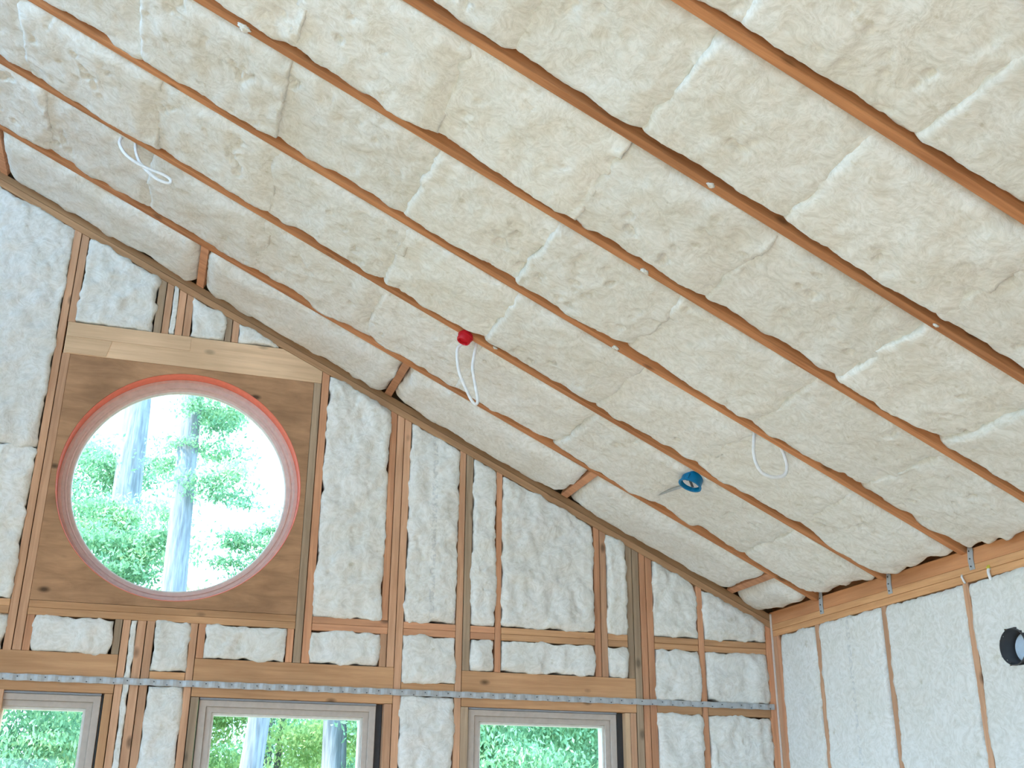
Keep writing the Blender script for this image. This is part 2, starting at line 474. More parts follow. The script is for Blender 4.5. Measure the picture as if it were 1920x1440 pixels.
# ---------------------------------------------------------------- right wall framing
XW1 = XR + 0.14
def rbeam(name, mat, y0, y1, z0, z1, dx=0.0, x1=XW1): return box(name, mat, wall_right, XR + dx, x1, y0, y1, z0, z1, 'Y')
rbeam('top_plate', W_PLATE, YB, 0.14, 2.566, 2.601)
rbeam('top_plate', W_PLATE, YB, 0.14, 2.602, 2.637, dx=-0.002)
rbeam('blocking_plate', W_PLATE_R, YB, 0.14, 2.638, 2.712, dx=0.001)
rbeam('bottom_plate', W_STUD, YB, 0.0, 0.0, 0.038)
SY = [-0.475, -1.083, -1.700, -2.315, -2.93, -3.54, -4.15, -4.76, -5.37, -5.98, -6.6, -7.2, -7.8, -8.4]
for y in [-0.022] + SY:
    w = 0.022 if y == -0.022 else 0.019
    box('stud', W_STUD, wall_right, XR + RNG.uniform(0, .002), XW1, y - w, y + w, 0.038, 2.566, 'Z')
box('corner_stud', W_RED, wall_right, XR, XW1, -0.085, -0.046, 0.038, 2.566, 'Z')
box('corner_strip', STRIP, wall_right, XR - 0.008, XR + 0.0, -0.012, 0.0, 0.038, 2.70, 'Z', 0.001)
box('rim_board', W_PLATE_R, wall_right, XR + 0.10, XR + 0.14, YB, 0.14, 2.712, 2.93, 'Y')
box('sheathing', W_DECK, wall_right, XW1, XW1 + 0.012, YB, 0.3, 0, 2.75, 'Y', 0)
# steel rafter ties wrapped over the top plate beside each rafter
def tie(y):
    vs, fs = [], []
    w = 0.034
    prof = [(XR - 0.004, 2.615), (XR - 0.005, 2.66), (XR - 0.006, 2.705), (XR - 0.002, 2.735), (XR + 0.004, 2.79)]
    back = [(p[0] + 0.003, p[1]) for p in prof]
    for i, (x, z) in enumerate(prof):
        ww = w * (1.0 if i < 3 else 0.7)
        yy = y + 0.004 * math.sin(i * 2.1)
        xb, zb = back[i]
        vs += [(x, yy - ww / 2, z), (x, yy + ww / 2, z), (xb, yy + ww / 2, zb), (xb, yy - ww / 2, zb)]
    for i in range(len(prof) - 1):
        for k in range(4):
            fs.append((i * 4 + k, i * 4 + (k + 1) % 4, i * 4 + 4 + (k + 1) % 4, i * 4 + 4 + k))
    fs += [(3, 2, 1, 0), tuple(range(len(vs) - 4, len(vs)))]
    o = mesh_obj('rafter_tie', vs, fs, STEEL, wall_right)
    o['label'] = 'grey steel tie strap'
    for dz in (2.63, 2.665, 2.70):
        m = bpy.data.meshes.new('nail_head')
        bm = bmesh.new(); bmesh.ops.create_cone(bm, segments=8, radius1=0.004, radius2=0.003, depth=0.003, cap_ends=True)
        bm.to_mesh(m); bm.free(); m.materials.append(FLASH)
        q = bpy.data.objects.new('nail_head', m)
        q.matrix_basis = Matrix.Translation((XR - 0.0075, y + 0.003, dz)) @ Matrix.Rotation(math.pi / 2, 4, 'Y')
        attach(q, o)
for y in RY[:7]: tie(y - 0.062)

# ---------------------------------------------------------------- back (gable) wall framing
D = 0.14
def vert(name, mat, x0, x1, z0, z1=None, dy=None):
    """upright member; z1 None means cut to the slope of the plate above"""
    dy = RNG.uniform(0, 0.003) if dy is None else dy
    g = 0.0011
    x0 += g; x1 -= g
    if z1 is None: poly = [(z0, x0), (zrak(x0) - 0.001, x0), (zrak(x1) - 0.001, x1), (z0, x1)]
    else: poly = [(z0, x0), (z1, x0), (z1, x1), (z0, x1)]
    c = (0, dy, 0)
    return slab(name, mat, wall_back, (0, dy, (z0)), Z, X, [(p[0] - z0, p[1]) for p in poly], D - dy)
def horiz(name, mat, x0, x1, z0, z1, dy=None):
    dy = RNG.uniform(0, 0.002) if dy is None else dy
    return box(name, mat, wall_back, x0, x1, dy, D, z0, z1, 'X')
# sloping double plate
def rake(z_off, t, mat):
    a0, a1 = along(L0), along(XR - 0.002)
    # polygon trimmed plumb at the right end
    return slab('sloping_plate', mat, wall_back, (0, 0.0, ZRAK + z_off), EU, EN, [(a0, 0), (a1, 0), (a1 , t), (a0, t)], -D)
o1 = rake(0.0, 0.0365, W_RAKE)
o2 = slab('sloping_plate', W_RAKE2, wall_back, (0, 0.004, ZRAK), EU, EN, [(along(L0), 0.039), (along(XR - 0.002), 0.039), (along(XR - 0.002), 0.078), (along(L0), 0.078)], -(D - 0.004))
# uprights, left to right
vert('stud', W_STUD, -0.671, -0.632, 0.038)
vert('trimmer_stud', W_STUD, -0.630, -0.588, 2.291, 3.833)
vert('cripple_stud', W_STUD, -0.630, -0.590, 4.015)
vert('cripple_stud', W_RED, -0.587, -0.551, 2.291, 2.461)
vert('cripple_stud', W_GREY, -0.182, -0.146, 2.291, 2.461)
vert('stud', W_STUD, -0.144, -0.107, 0.038, 2.461)
vert('jack_stud', W_HEAD, -0.186, -0.146, 0.038, 2.104)
vert('stud', W_STUD, -0.076, -0.033, 0.038, 2.461)
vert('stud', W_STUD, -0.031, 0.009, 0.038, 2.461)
vert('stud', W_STUD, 0.179, 0.216, 0.038, 2.461)
vert('cripple_stud', W_RED, 0.218, 0.256, 2.291, 2.461)
vert('jack_stud', W_GREY, 0.218, 0.258, 0.038, 2.104)
vert('cripple_stud', W_RED, 0.661, 0.697, 2.291, 2.461)
vert('trimmer_stud', W_GREY, 0.700, 0.741, 2.291, 3.833, 0.003)
vert('stud', W_RED, 0.743, 0.785, 2.291)
vert('cripple_stud', W_RED, 1.148, 1.185, 2.532)
vert('cripple_stud', W_STUD, 1.148, 1.185, 2.291, 2.461)
vert('stud', W_STUD, 1.187, 1.228, 2.291)
vert('stud', W_STUD, 1.230, 1.270, 0.038)
vert('jack_stud', W_STUD, 1.186, 1.228, 0.038, 2.104)
vert('stud', W_STUD, 1.559, 1.597, 0.038)
vert('stud', W_GREY, 1.599, 1.641, 2.291)
vert('jack_stud', W_GREY, 1.596, 1.640, 0.038, 2.104)
vert('stud', W_RED, 1.781, 1.816, 2.291)
vert('stud', W_RED, 2.370, 2.407, 2.291)
vert('stud', W_STUD, 2.409, 2.448, 2.291)
vert('stud', W_GREY, 2.570, 2.608, 2.291)
vert('stud', W_GREY, 2.610, 2.652, 0.038, None, 0.003)
vert('stud', W_RED, 2.654, 2.691, 0.038)
vert('stud', W_RED, 2.693, 2.735, 0.038)
vert('jack_stud', W_STUD, 2.570, 2.607, 0.038, 2.104)
vert('stud', W_RED, 3.014, 3.051, 0.038)
vert('stud', W_RED, 3.455, 3.498, 0.038)
# cripples above the round window's header
for a, b, mt in ((-0.193, -0.152, W_GREY), (-0.150, -0.112, W_STUD), (-0.081, -0.040, W_STUD), (-0.038, 0.001, W_STUD),
                 (0.187, 0.222, W_GREY), (0.224, 0.262, W_STUD)):
    vert('cripple_stud', mt, a, b, 4.015)
# uprights further left, outside the picture
for x in (-1.30, -1.90, -2.5, -3.1): vert('stud', W_STUD, x, x + 0.038, 0.038)
# header over round window (its top right corner trimmed to the slope) with a second board along its lower half
zc = 4.015; xc = (ZRAK - zc) / M
slab('header', W_PALE, wall_back, (-0.625, 0.0, 3.833), X, Z, [(0, 0), (0.741 + 0.625, 0), (0.741 + 0.625, zrak(0.741) - 3.835), (xc + 0.625, zc - 3.835), (0, zc - 3.835)], -D)
for zc0, w, mt in ((3.929, 0.9, W_PALE),):
    box('header_lamination', mt, wall_back, -0.622, 0.012, -0.003, 0.0, 3.930, 4.013, 'X', 0.001)
# a split piece: the lower face board with its slanted joint
slab('header_lamination', W_PALE, wall_back, (0, -0.0025, 0), X, Z, [(-0.622, 3.836), (-0.412, 3.836), (-0.392, 3.928), (-0.622, 3.928)], -0.0024, 0)
# double sill band under the round window and its continuation between the studs
for x0, x1, m_ in ((-0.587, 0.699, W_HEAD), (0.786, 1.186, W_RED), (1.271, 1.558, W_RED), (1.642, 1.780, W_RED), (1.817, 2.369, W_HEAD), (2.449, 2.569, W_HEAD), (-1.9, -0.672, W_HEAD)):
    horiz('sill_plate', m_, x0, x1, 2.461, 2.4955)
    horiz('sill_plate', m_, x0, x1, 2.4965, 2.531)
for x0, x1 in ((2.736, 3.013), (3.052, 3.454)):
    horiz('fire_block', W_HEAD, x0, x1, 2.461, 2.495, 0.006)
    horiz('fire_block', W_HEAD, x0, x1, 2.496, 2.530, 0.001)
    horiz('fire_block', W_HEAD, x0, x1, 2.106, 2.160, 0.002)
for x0, x1 in ((0.010, 0.178), (1.271, 1.558)):
    horiz('fire_block', W_HEAD, x0, x1, 2.160, 2.218, 0.001)
# window headers
horiz('header', W_HEAD, -1.75, -0.146, 2.106, 2.290)
horiz('header', W_HEAD, 0.218, 1.229, 2.106, 2.290)
horiz('header', W_HEAD, 1.599, 2.609, 2.106, 2.290)
horiz('bottom_plate', W_STUD, L0, XR, 0.0, 0.038)
# sill boards low under the windows
for x0, x1 in ((-1.16, -0.187), (0.259, 1.185), (1.641, 2.569)): horiz('rough_sill', W_HEAD, x0, x1, 0.86, 0.90)
# plywood panel with the round hole
CXC, CZC, CR = 0.056, 3.1806, 0.617
def plywood_panel():
    n = 96
    x0, x1, z0, z1 = -0.588, 0.699, 2.533, 3.832
    outer, inner = [], []
    for k in range(n):
        a = 2 * math.pi * k / n
        c, s = math.cos(a), math.sin(a)
        t = min(((x1 - CXC) / c if c > 0 else (x0 - CXC) / c) if abs(c) > 1e-9 else 1e9,
                ((z1 - CZC) / s if s > 0 else (z0 - CZC) / s) if abs(s) > 1e-9 else 1e9)
        outer.append((CXC + t * c, CZC + t * s)); inner.append((CXC + CR * c, CZC + CR * s))
    # snap corners
    for cx, cz in ((x0, z0), (x0, z1), (x1, z0), (x1, z1)):
        i = min(range(n), key=lambda i: (outer[i][0] - cx) ** 2 + (outer[i][1] - cz) ** 2)
        outer[i] = (cx, cz)
    yf, yb = 0.004, 0.030
    vs, fs = [], []
    for ring, y in ((outer, yf), (inner, yf), (inner, yb), (outer, yb)): vs += [(x, z, -y) for x, z in ring]
    for k in range(n):
        k2 = (k + 1) % n
        for q in range(4):
            r = (q + 1) % 4
            fs.append((q * n + k, q * n + k2, r * n + k2, r * n + k))
    mw = Matrix(((1, 0, 0, 0), (0, 0, -1, 0), (0, 1, 0, 0), (0, 0, 0, 1)))
    o = mesh_obj('plywood_panel', vs, fs, W_PLY, wall_back, mw)
    bm = bmesh.new(); bm.from_mesh(o.data); bmesh.ops.recalc_face_normals(bm, faces=bm.faces); bm.to_mesh(o.data); bm.free()
    return o
plywood_panel()
# outer sheathing with openings
WIN = [(-1.12, -0.187), (0.2585, 1.186), (1.6405, 2.5695)]
parts = []
holes = [(a, b, 0.9, 2.106) for a, b in WIN] + [(-0.588, 0.699, 2.533, 3.832)]
wall_with_holes('sheathing', W_DECK, L0, XR + 0.15, lambda x: zraf(x) + 0.24, holes,
                lambda p, q, z0, za, zb: parts.append(([(p, D, z0), (q, D, z0), (q, D, zb), (p, D, za)], Vector((0, 0.012, 0)))))
prism_mesh('sheathing', W_DECK, parts, None, wall_back)
# round backing between sheathing hole and frame
def ring_plate(name, mat, parent, r_in, y0, y1, x0, x1, z0, z1):
    n = 64; vs = []; fs = []
    for y in (y0, y1):
        for k in range(n):
            a = 2 * math.pi * k / n; c, s = math.cos(a), math.sin(a)
            t = min(((x1 - CXC) / c if c > 0 else (x0 - CXC) / c) if abs(c) > 1e-9 else 1e9, ((z1 - CZC) / s if s > 0 else (z0 - CZC) / s) if abs(s) > 1e-9 else 1e9)
            vs += [(CXC + r_in * c, y, CZC + r_in * s), (CXC + t * c, y, CZC + t * s)]
    for k in range(n):
        k2 = (k + 1) % n
        fs.append((2 * k, 2 * k2, 2 * k2 + 1, 2 * k + 1)); fs.append((2 * n + 2 * k, 2 * n + 2 * k + 1, 2 * n + 2 * k2 + 1, 2 * n + 2 * k2))
    return mesh_obj(name, vs, fs, mat, parent)
ring_plate('sheathing_panel', W_DECK, wall_back, 0.60, D, D + 0.012, -0.62, 0.73, 2.5, 3.86)

# ---------------------------------------------------------------- round window
def ymat(x, y, z): return Matrix(((1, 0, 0, x), (0, 0, 1, y), (0, -1, 0, z), (0, 0, 0, 1)))   # local z -> +y (into wall)
w1 = tag(empty('window_1', (CXC, 0.05, CZC - 0.6)), 'round window in a plywood panel with orange flashing round its rim', kind='structure')
RW = ymat(CXC, 0, CZC)
lathe('flashing', ORANGE, w1, [(CR - 0.0005, 0.007), (CR - 0.003, 0.006), (CR - 0.0055, 0.012), (CR - 0.006, 0.11), (CR - 0.0005, 0.11)], RW, 128)['label'] = 'orange flashing tape lining the round hole'
lathe('frame', PINKFR, w1, [(CR - 0.0065, 0.085), (0.594, 0.083), (0.590, 0.096), (0.578, 0.098), (0.575, 0.092), (0.568, 0.092), (0.565, 0.112), (0.553, 0.114), (0.553, 0.15), (CR - 0.0065, 0.15)], RW, 128)
lathe('glazing_bead', STOP, w1, [(0.553, 0.116), (0.547, 0.118), (0.545, 0.126), (0.545, 0.142), (0.553, 0.142)], RW, 128)
gv = [(0.547 * math.cos(2 * math.pi * k / 64), 0.547 * math.sin(2 * math.pi * k / 64), 0.130) for k in range(64)]
mesh_obj('pane', gv, [tuple(range(64))], GLASS, w1, RW)

# ---------------------------------------------------------------- rectangular windows
def rect_ring(name, mat, parent, x0, x1, z0, z1, w, y0, y1, bevel=0.002, we=None):
    """mitred frame of four members in one mesh"""
    wl_, wr_, wt_, wb_ = we or (w, w, w, w)
    vs = []
    for y in (y0, y1):
        vs += [(x0, y, z0), (x1, y, z0), (x1, y, z1), (x0, y, z1), (x0 + wl_, y, z0 + wb_), (x1 - wr_, y, z0 + wb_), (x1 - wr_, y, z1 - wt_), (x0 + wl_, y, z1 - wt_)]
    fs = []
    for k in range(4):
        k2 = (k + 1) % 4
        fs += [(k, k2, 4 + k2, 4 + k), (8 + k, 12 + k, 12 + k2, 8 + k2), (k, 8 + k, 8 + k2, k2), (4 + k, 4 + k2, 12 + k2, 12 + k)]
    bm = bmesh.new()
    V = [bm.verts.new(v) for v in vs]
    for f in fs: bm.faces.new([V[i] for i in f])
    bmesh.ops.recalc_face_normals(bm, faces=bm.faces)
    if bevel: bmesh.ops.bevel(bm, geom=list(bm.edges), offset=bevel, segments=1, affect='EDGES')
    me = bpy.data.meshes.new(name); bm.to_mesh(me); bm.free(); me.materials.append(mat)
    return attach(bpy.data.objects.new(name, me), parent)

def window(i, x0, x1, gx0, gx1, label):
    w = tag(empty('window_%d' % i, ((x0 + x1) / 2, 0.05, 0.9)), label, kind='structure')
    z0, z1 = 0.905, 2.094
    rect_ring('frame', FRAME, w, x0, x1, z0, z1, 0.03, 0.022, 0.13, we=(0.034, 0.034, 0.030, 0.034))
    rect_ring('sash', FRAME, w, x0 + 0.034, x1 - 0.034, z0 + 0.034, z1 - 0.030, 0.03, 0.034, 0.12, we=(0.030, 0.030, 0.028, 0.034))
    a, b_, c, d_ = x0 + 0.064, x1 - 0.064, z0 + 0.068, z1 - 0.058
    rect_ring('glazing_bead', STOP, w, a, b_, c, d_, 0.012, 0.050, 0.11, 0.0015)
    mesh_obj('pane', [(a, 0.085, c), (b_, 0.085, c), (b_, 0.085, d_), (a, 0.085, d_)], [(0, 1, 2, 3)], GLASS, w)
    # rough-opening flashing above the frame
    box('flashing', FOIL, w, x0, x1, 0.018, 0.13, z1 + 0.001, 2.1045, 'X', 0.0005)['label'] = 'grey flashing strip above the frame'
    return w
box('lit_jack_face', W_PALE, wall_back, 2.541, 2.569, 0.004, 0.135, 0.905, 2.103, 'Z', 0.0005)  # pale strip added to imitate the lit inner face of the jack stud
window(2, -1.083, -0.197, 0, 0, 'grey framed window at the left under the header and metal strap')
window(3, 0.263, 1.148, 0, 0, 'grey framed middle window showing two grey tree trunks')
window(4, 1.645, 2.494, 0, 0, 'grey framed window nearest the right corner of the room')
for x0, x1 in ((-0.1965, -0.1885), (1.1485, 1.1845), (2.4945, 2.540)):
    box('flashing', FLASH, wall_back, x0 + 0.0005, x1, 0.045, 0.135, 0.905, 2.104, 'Z', 0.0005)['label'] = 'black flashing in the gap beside the window'

# ---------------------------------------------------------------- insulation batts
def batt(name, label, mat, o, ex, ey, corners, H=0.05, e0=-0.02, e_amp=0.012, rr=0.07, rag=0.006, amp=0.012, seed=1, res=0.0125,
         thick=0.10, pits=0.5, group=None, eu0=None, folds=0.0, tilt=0.0, hole=None, lip=False, fuzz=9000, lump=0.0):
    """one glass-wool batt: bilinear patch over four corners (u, v) in the frame o/ex/ey; room side is ex x ey"""
    ez = ex.cross(ey)
    c = np.array(corners, float)
    ctr = c.mean(0)
    lu = max(np.linalg.norm(c[1] - c[0]), np.linalg.norm(c[2] - c[3])); lv = max(np.linalg.norm(c[3] - c[0]), np.linalg.norm(c[2] - c[1]))
    nu, nv = max(6, int(lu / res)), max(6, int(lv / res))
    s = np.linspace(0, 1, nu + 1); t = np.linspace(0, 1, nv + 1)
    # crowd samples toward the borders
    s = s + 0.5 * np.sin(2 * np.pi * s) / (-2 * np.pi) * -0.0; t = t
    S, T = np.meshgrid(s, t, indexing='ij')
    P = ((1 - S) * (1 - T))[..., None] * c[0] + (S * (1 - T))[..., None] * c[1] + (S * T)[..., None] * c[2] + ((1 - S) * T)[..., None] * c[3]
    lu_t = np.linalg.norm(((1 - t)[:, None] * (c[1] - c[0]) + t[:, None] * (c[2] - c[3])), axis=1)[None, :]
    lv_s = np.linalg.norm(((1 - s)[:, None] * (c[3] - c[0]) + s[:, None] * (c[2] - c[1])), axis=1)[:, None]
    du = np.minimum(S, 1 - S) * lu_t; dv = np.minimum(T, 1 - T) * lv_s
    U, V = P[..., 0], P[..., 1]
    sx, sy = (seed * 13.37) % 97, (seed * 7.77) % 89
    u, v = U + sx, V + sy
    pr = lambda d, r: 1 - (1 - np.clip(d / r, 0, 1)) ** 2.6
    if lip:
        d0, d1 = S * lu_t, (1 - S) * lu_t
        wob = 0.012 * vnoise(v * 9, 0 * v + seed, seed + 51)
        pu0, pu1 = pr(d0, 0.032), pr(d1 + wob, 0.15)
        pu = pu0 * pu1
        drop_u = 0.020 * (1 - pu0) + (0.020 + 0.012 * vnoise(v * 4, 0 * v, seed + 53)) * (1 - pu1)
        pv = pr(dv, rr)
    else:
        pu, pv = pr(du, rr * 0.7), pr(dv, rr)
        drop_u = None
    body = pu * pv
    eu = (e0 if eu0 is None else eu0)
    edge_n = e_amp * (fbm(u * 5, v * 5, seed, 2) + 0.6 * vnoise(u * 16, v * 16, seed + 2))
    h = H + edge_n * (1 - body) - (H - e0) * (1 - pv) - ((H - eu) * (1 - pu) if drop_u is None else drop_u)
    h = h + tilt * (S - 0.5)
    soft = 0.3 + 0.7 * body
    if lump: h = h + lump * (0.45 + 0.55 * body) * fbm(u * 14, v * 11, seed + 61, 2)
    h = h + amp * soft * fbm(u * 3.2, v * 3.2, seed + 3, 2)
    h = h + amp * 0.34 * soft * fbm(u * 13, v * 13, seed + 5, 3)
    if folds:
        wv = vnoise(u * 3, v * 3, seed + 21)
        cr = np.abs(vnoise(u * 2.2 + wv, v * 4 + wv, seed + 23))
        am = np.clip(0.3 + vnoise(u * 2.5, v * 2.5, seed + 25), 0, 1)
        h = h - folds * am * body * np.exp(-(cr / 0.05) ** 2)
    if pits:
        n1 = vnoise(u * 24, v * 17, seed + 11) + 0.5 * vnoise(u * 45, v * 45, seed + 12)
        m = vnoise(u * 3.5, v * 3.5, seed + 13)
        pit = np.clip((n1 - 0.70) / 0.4, 0, 1) * np.clip(0.25 + m * 1.3, 0, 1)
        h = h - pits * 0.030 * pit * body
    h = h + 0.0013 * vnoise(u * 75, v * 75, seed + 15)
    # ragged borders: push the rim in and out in the plane
    rim = np.exp(-np.minimum(du, dv) / 0.012)
    nx = fbm(u * 13, v * 13, seed + 31, 4) * 1.6; ny = fbm(u * 13 + 50, v * 13 + 9, seed + 33, 4) * 1.6
    if lip: U = U + 0.014 * np.exp(-S * lu_t / 0.05) * fbm(v * 7, 0 * v + 3.3, seed + 71, 3) * 1.5
    PU = U + rag * rim * nx + 0.003 * vnoise(u * 50, v * 50, seed + 35)
    PV = V + rag * rim * ny + 0.003 * vnoise(u * 50, v * 50, seed + 37)
    n_u, n_v = nu + 1, nv + 1
    top = np.stack([PU - ctr[0], PV - ctr[1], h], -1).reshape(-1, 3)
    idx = np.arange(n_u * n_v).reshape(n_u, n_v)
    quads = np.stack([idx[:-1, :-1], idx[1:, :-1], idx[1:, 1:], idx[:-1, 1:]], -1).reshape(-1, 4)
    # skirt
    ring = np.concatenate([idx[:, 0], idx[-1, 1:], idx[-2::-1, -1], idx[0, -2:0:-1]])
    mid = top[ring].copy(); mid[:, 2] -= 0.022
    mid[:, :2] *= 1.0
    low = top[ring].copy(); low[:, :2] *= 0.985; low[:, 2] = -thick
    n0 = len(top); m = len(ring)
    a = np.arange(m); b = (a + 1) % m
    sk1 = np.stack([ring[a], n0 + a, n0 + b, ring[b]], -1)
    sk2 = np.stack([n0 + a, n0 + m + a, n0 + m + b, n0 + b], -1)
    if hole is not None:
        cq = P.reshape(-1, 2)[quads].mean(1)
        quads = quads[np.hypot(cq[:, 0] - hole[0], cq[:, 1] - hole[1]) > hole[2]]
    verts = np.concatenate([top, mid, low]); faces = np.concatenate([quads, sk1, sk2])
    me = bpy.data.meshes.new(name)
    nf = len(faces)
    me.vertices.add(len(verts)); me.vertices.foreach_set('co', verts.astype(np.float32).ravel())
    me.loops.add(nf * 4); me.loops.foreach_set('vertex_index', faces.astype(np.int32).ravel())
    me.polygons.add(nf); me.polygons.foreach_set('loop_start', np.arange(0, nf * 4, 4, dtype=np.int32))
    me.polygons.foreach_set('use_smooth', np.ones(nf, dtype=bool))
    me.update(calc_edges=True); me.validate()
    me.materials.append(mat)
    ob = bpy.data.objects.new(name, me)
    org = Vector(o) + ex * float(ctr[0]) + ey * float(ctr[1])
    ob.matrix_basis = frame(org, ex, ey, ez)
    COL.objects.link(ob)
    # loose glass fibres lying on the face and fringing the borders
    rg = np.random.default_rng(seed)
    area = lu * lv
    K1 = int(area * fuzz); K2 = int(2 * (lu + lv) * fuzz * 0.075)
    ss = rg.random(K1 + K2); tt = rg.random(K1 + K2)
    ang = 6.3 * vnoise(ss * lu * 5, tt * lv * 5, seed + 81) + rg.normal(0, 0.5, K1 + K2)
    side = rg.integers(0, 4, K2)
    e = slice(K1, None)
    off = rg.random(K2) * 0.010
    ss[e] = np.where(side == 0, off / lu, np.where(side == 1, 1 - off / lu, ss[e]))
    tt[e] = np.where(side == 2, off / lv, np.where(side == 3, 1 - off / lv, tt[e]))
    ang[e] = np.choose(side, [math.pi, 0.0, -math.pi / 2, math.pi / 2]) + rg.normal(0, 0.9, K2)
    ln = 0.020 + 0.055 * rg.random(K1 + K2) ** 1.5
    ln[e] = 0.008 + 0.026 * rg.random(K2) ** 1.5
    curl = rg.normal(0, 1.1, K1 + K2)
    lift = 0.002 + 0.010 * rg.random(K1 + K2) ** 3
    NP = 5
    pts = np.empty((K1 + K2, NP, 3), np.float32)
    su, tv = ss.copy(), tt.copy()
    cx = np.zeros(K1 + K2); cy = np.zeros(K1 + K2)
    for i in range(NP):
        gi = np.clip((su * nu).round().astype(int), 0, nu); gj = np.clip((tv * nv).round().astype(int), 0, nv)
        base = top.reshape(n_u, n_v, 3)[gi, gj]
        if i == 0: p0 = base.copy() + np.stack([rg.normal(0, .003, K1 + K2), rg.normal(0, .003, K1 + K2), 0 * ss], -1)
        q = i / (NP - 1)
        pts[:, i, 0] = p0[:, 0] + cx; pts[:, i, 1] = p0[:, 1] + cy
        pts[:, i, 2] = base[:, 2] + (lift * np.sin(q * 2.6) if i else -0.0015)
        a_ = ang + curl * q
        st_ = ln / (NP - 1)
        cx = cx + np.cos(a_) * st_; cy = cy + np.sin(a_) * st_
        su = np.clip(ss + cx / lu, 0, 1); tv = np.clip(tt + cy / lv, 0, 1)
    if hole is not None:
        dd = np.hypot(pts[..., 0] + ctr[0] - hole[0], pts[..., 1] + ctr[1] - hole[1]).min(1)
        pts = pts[dd > hole[2]]
    hc = bpy.data.hair_curves.new('loose_fibres')
    hc.add_curves([NP] * len(pts))
    hc.position_data.foreach_set('vector', pts.ravel())
    ra = hc.attributes.get('radius') or hc.attributes.new('radius', 'FLOAT', 'POINT')
    prof = np.array([0.8, 1.0, 0.9, 0.6, 0.25], np.float32)
    rad = (0.0008 + 0.0013 * rg.random(len(pts)) ** 2).astype(np.float32)[:, None] * prof[None, :]
    ra.data.foreach_set('value', rad.ravel())
    hc.materials.append(INS_F)
    fo = bpy.data.objects.new('loose_fibres', hc)
    attach(fo, ob)
    fo['kind'] = 'stuff'
    return tag(ob, label, 'insulation batt', group)

ORD = ['first', 'second', 'third', 'fourth', 'fifth', 'sixth', 'seventh', 'eighth', 'ninth', 'tenth']
seed = 100
# ceiling, frame: ex down the slope, ey such that ex x ey points into the room
EYD = Vector((0, 1, 0))
assert EU.cross(EYD).z > 0
EYC = Vector((0, -1, 0))          # EU x EYC points down into the room
def ceil_batt(label, x0, x1, y0, y1, H, e0, sd, pits=0.8, j=(0, 0), group=None, e_amp=0.028, eu0=-0.012, rr=0.075, amp=0.017, tilt=0.0, lip=True, lump=0.006):
    # y0 nearer the gable (larger y); v = -y
    cs = [(along(x0), -y0), (along(x1), -y0), (along(x1) + j[1], -y1), (along(x0) + j[0], -y1)]
    return batt('insulation_batt', label, INS_C, (0, 0, ZRAF), EU, EYC, cs, H=H, e0=e0, eu0=eu0, e_amp=e_amp, rr=rr, rag=0.005, amp=amp, tilt=tilt, folds=0.0, lip=lip, lump=lump, seed=sd,
                res=0.0115, thick=0.12, pits=pits, group=group)
# bay 0: long batts between the lookout blocks
bx = [-1.60, -1.08, 0.02, 1.12, 2.19, 3.235, 3.47]
names0 = ['cream batt above the first block, at upper end of ceiling bay along the gable',
          'long cream batt in ceiling bay along the gable, between first and second blocks',
          'long cream batt in ceiling bay along the gable, between second and third blocks',
          'long cream batt in ceiling bay along the gable, between third and fourth blocks',
          'long cream batt in ceiling bay along the gable, between fourth and fifth blocks',
          'short cream batt in ceiling corner between gable plate, first rafter and right wall']
for k in range(6):
    seed += 1
    x0, x1 = bx[k] + (0.024 if k else 0), bx[k + 1] - (0.024 if k < 5 else 0)
    ceil_batt(names0[k], x0, x1, 0.006, -0.4825, 0.030, -0.012, seed, pits=0.1, eu0=-0.02, rr=0.14, lip=False, lump=0.002)
SEAMS = {1: [-1.45, -0.80, -0.28, 0.29, 0.87, 1.37, 1.94, 2.48, 3.03, 3.475],
         2: [-1.40, -0.83, -0.27, 0.26, 0.85, 1.34, 1.92, 2.45, 2.98, 3.475],
         3: [-0.88, -0.33, 0.22, 0.81, 1.31, 1.83, 2.43, 2.96, 3.475],
         4: [-0.86, -0.30, 0.23, 0.77, 1.33, 1.88, 2.45, 2.93, 3.475],
         5: [-0.25, 0.30, 0.90, 1.35, 1.88, 2.45, 2.97, 3.475],
         6: [0.27, 0.85, 1.39, 1.96, 2.46, 2.98, 3.475]}
rj = random.Random(21)
for bay in range(1, 7):
    xs = SEAMS[bay]
    n = len(xs) - 1
    for k in range(n):
        seed += 1
        frm = n - 1 - k                       # count from the right wall
        where = 'touching the right wall' if frm == 0 else '%s up from right wall' % ORD[frm]
        lab = 'ceiling batt between %s and %s rafters from gable, %s' % (ORD[bay - 1], ORD[bay], where)
        deep = {1: -0.024, 2: -0.028, 3: -0.028, 4: -0.032, 5: -0.042, 6: -0.046}[bay]
        jj = rj.uniform(-0.03, 0.03)
        ceil_batt(lab, xs[k] - 0.008, xs[k + 1] + (0.028 if k < n - 1 else 0.0), RY[bay - 1] - 0.0385, RY[bay] + 0.0005, 0.008 + rj.uniform(-0.008, 0.008), deep, seed, tilt=rj.uniform(-0.006, 0.016),
                  pits=0.9, j=(jj if k else 0, 0))

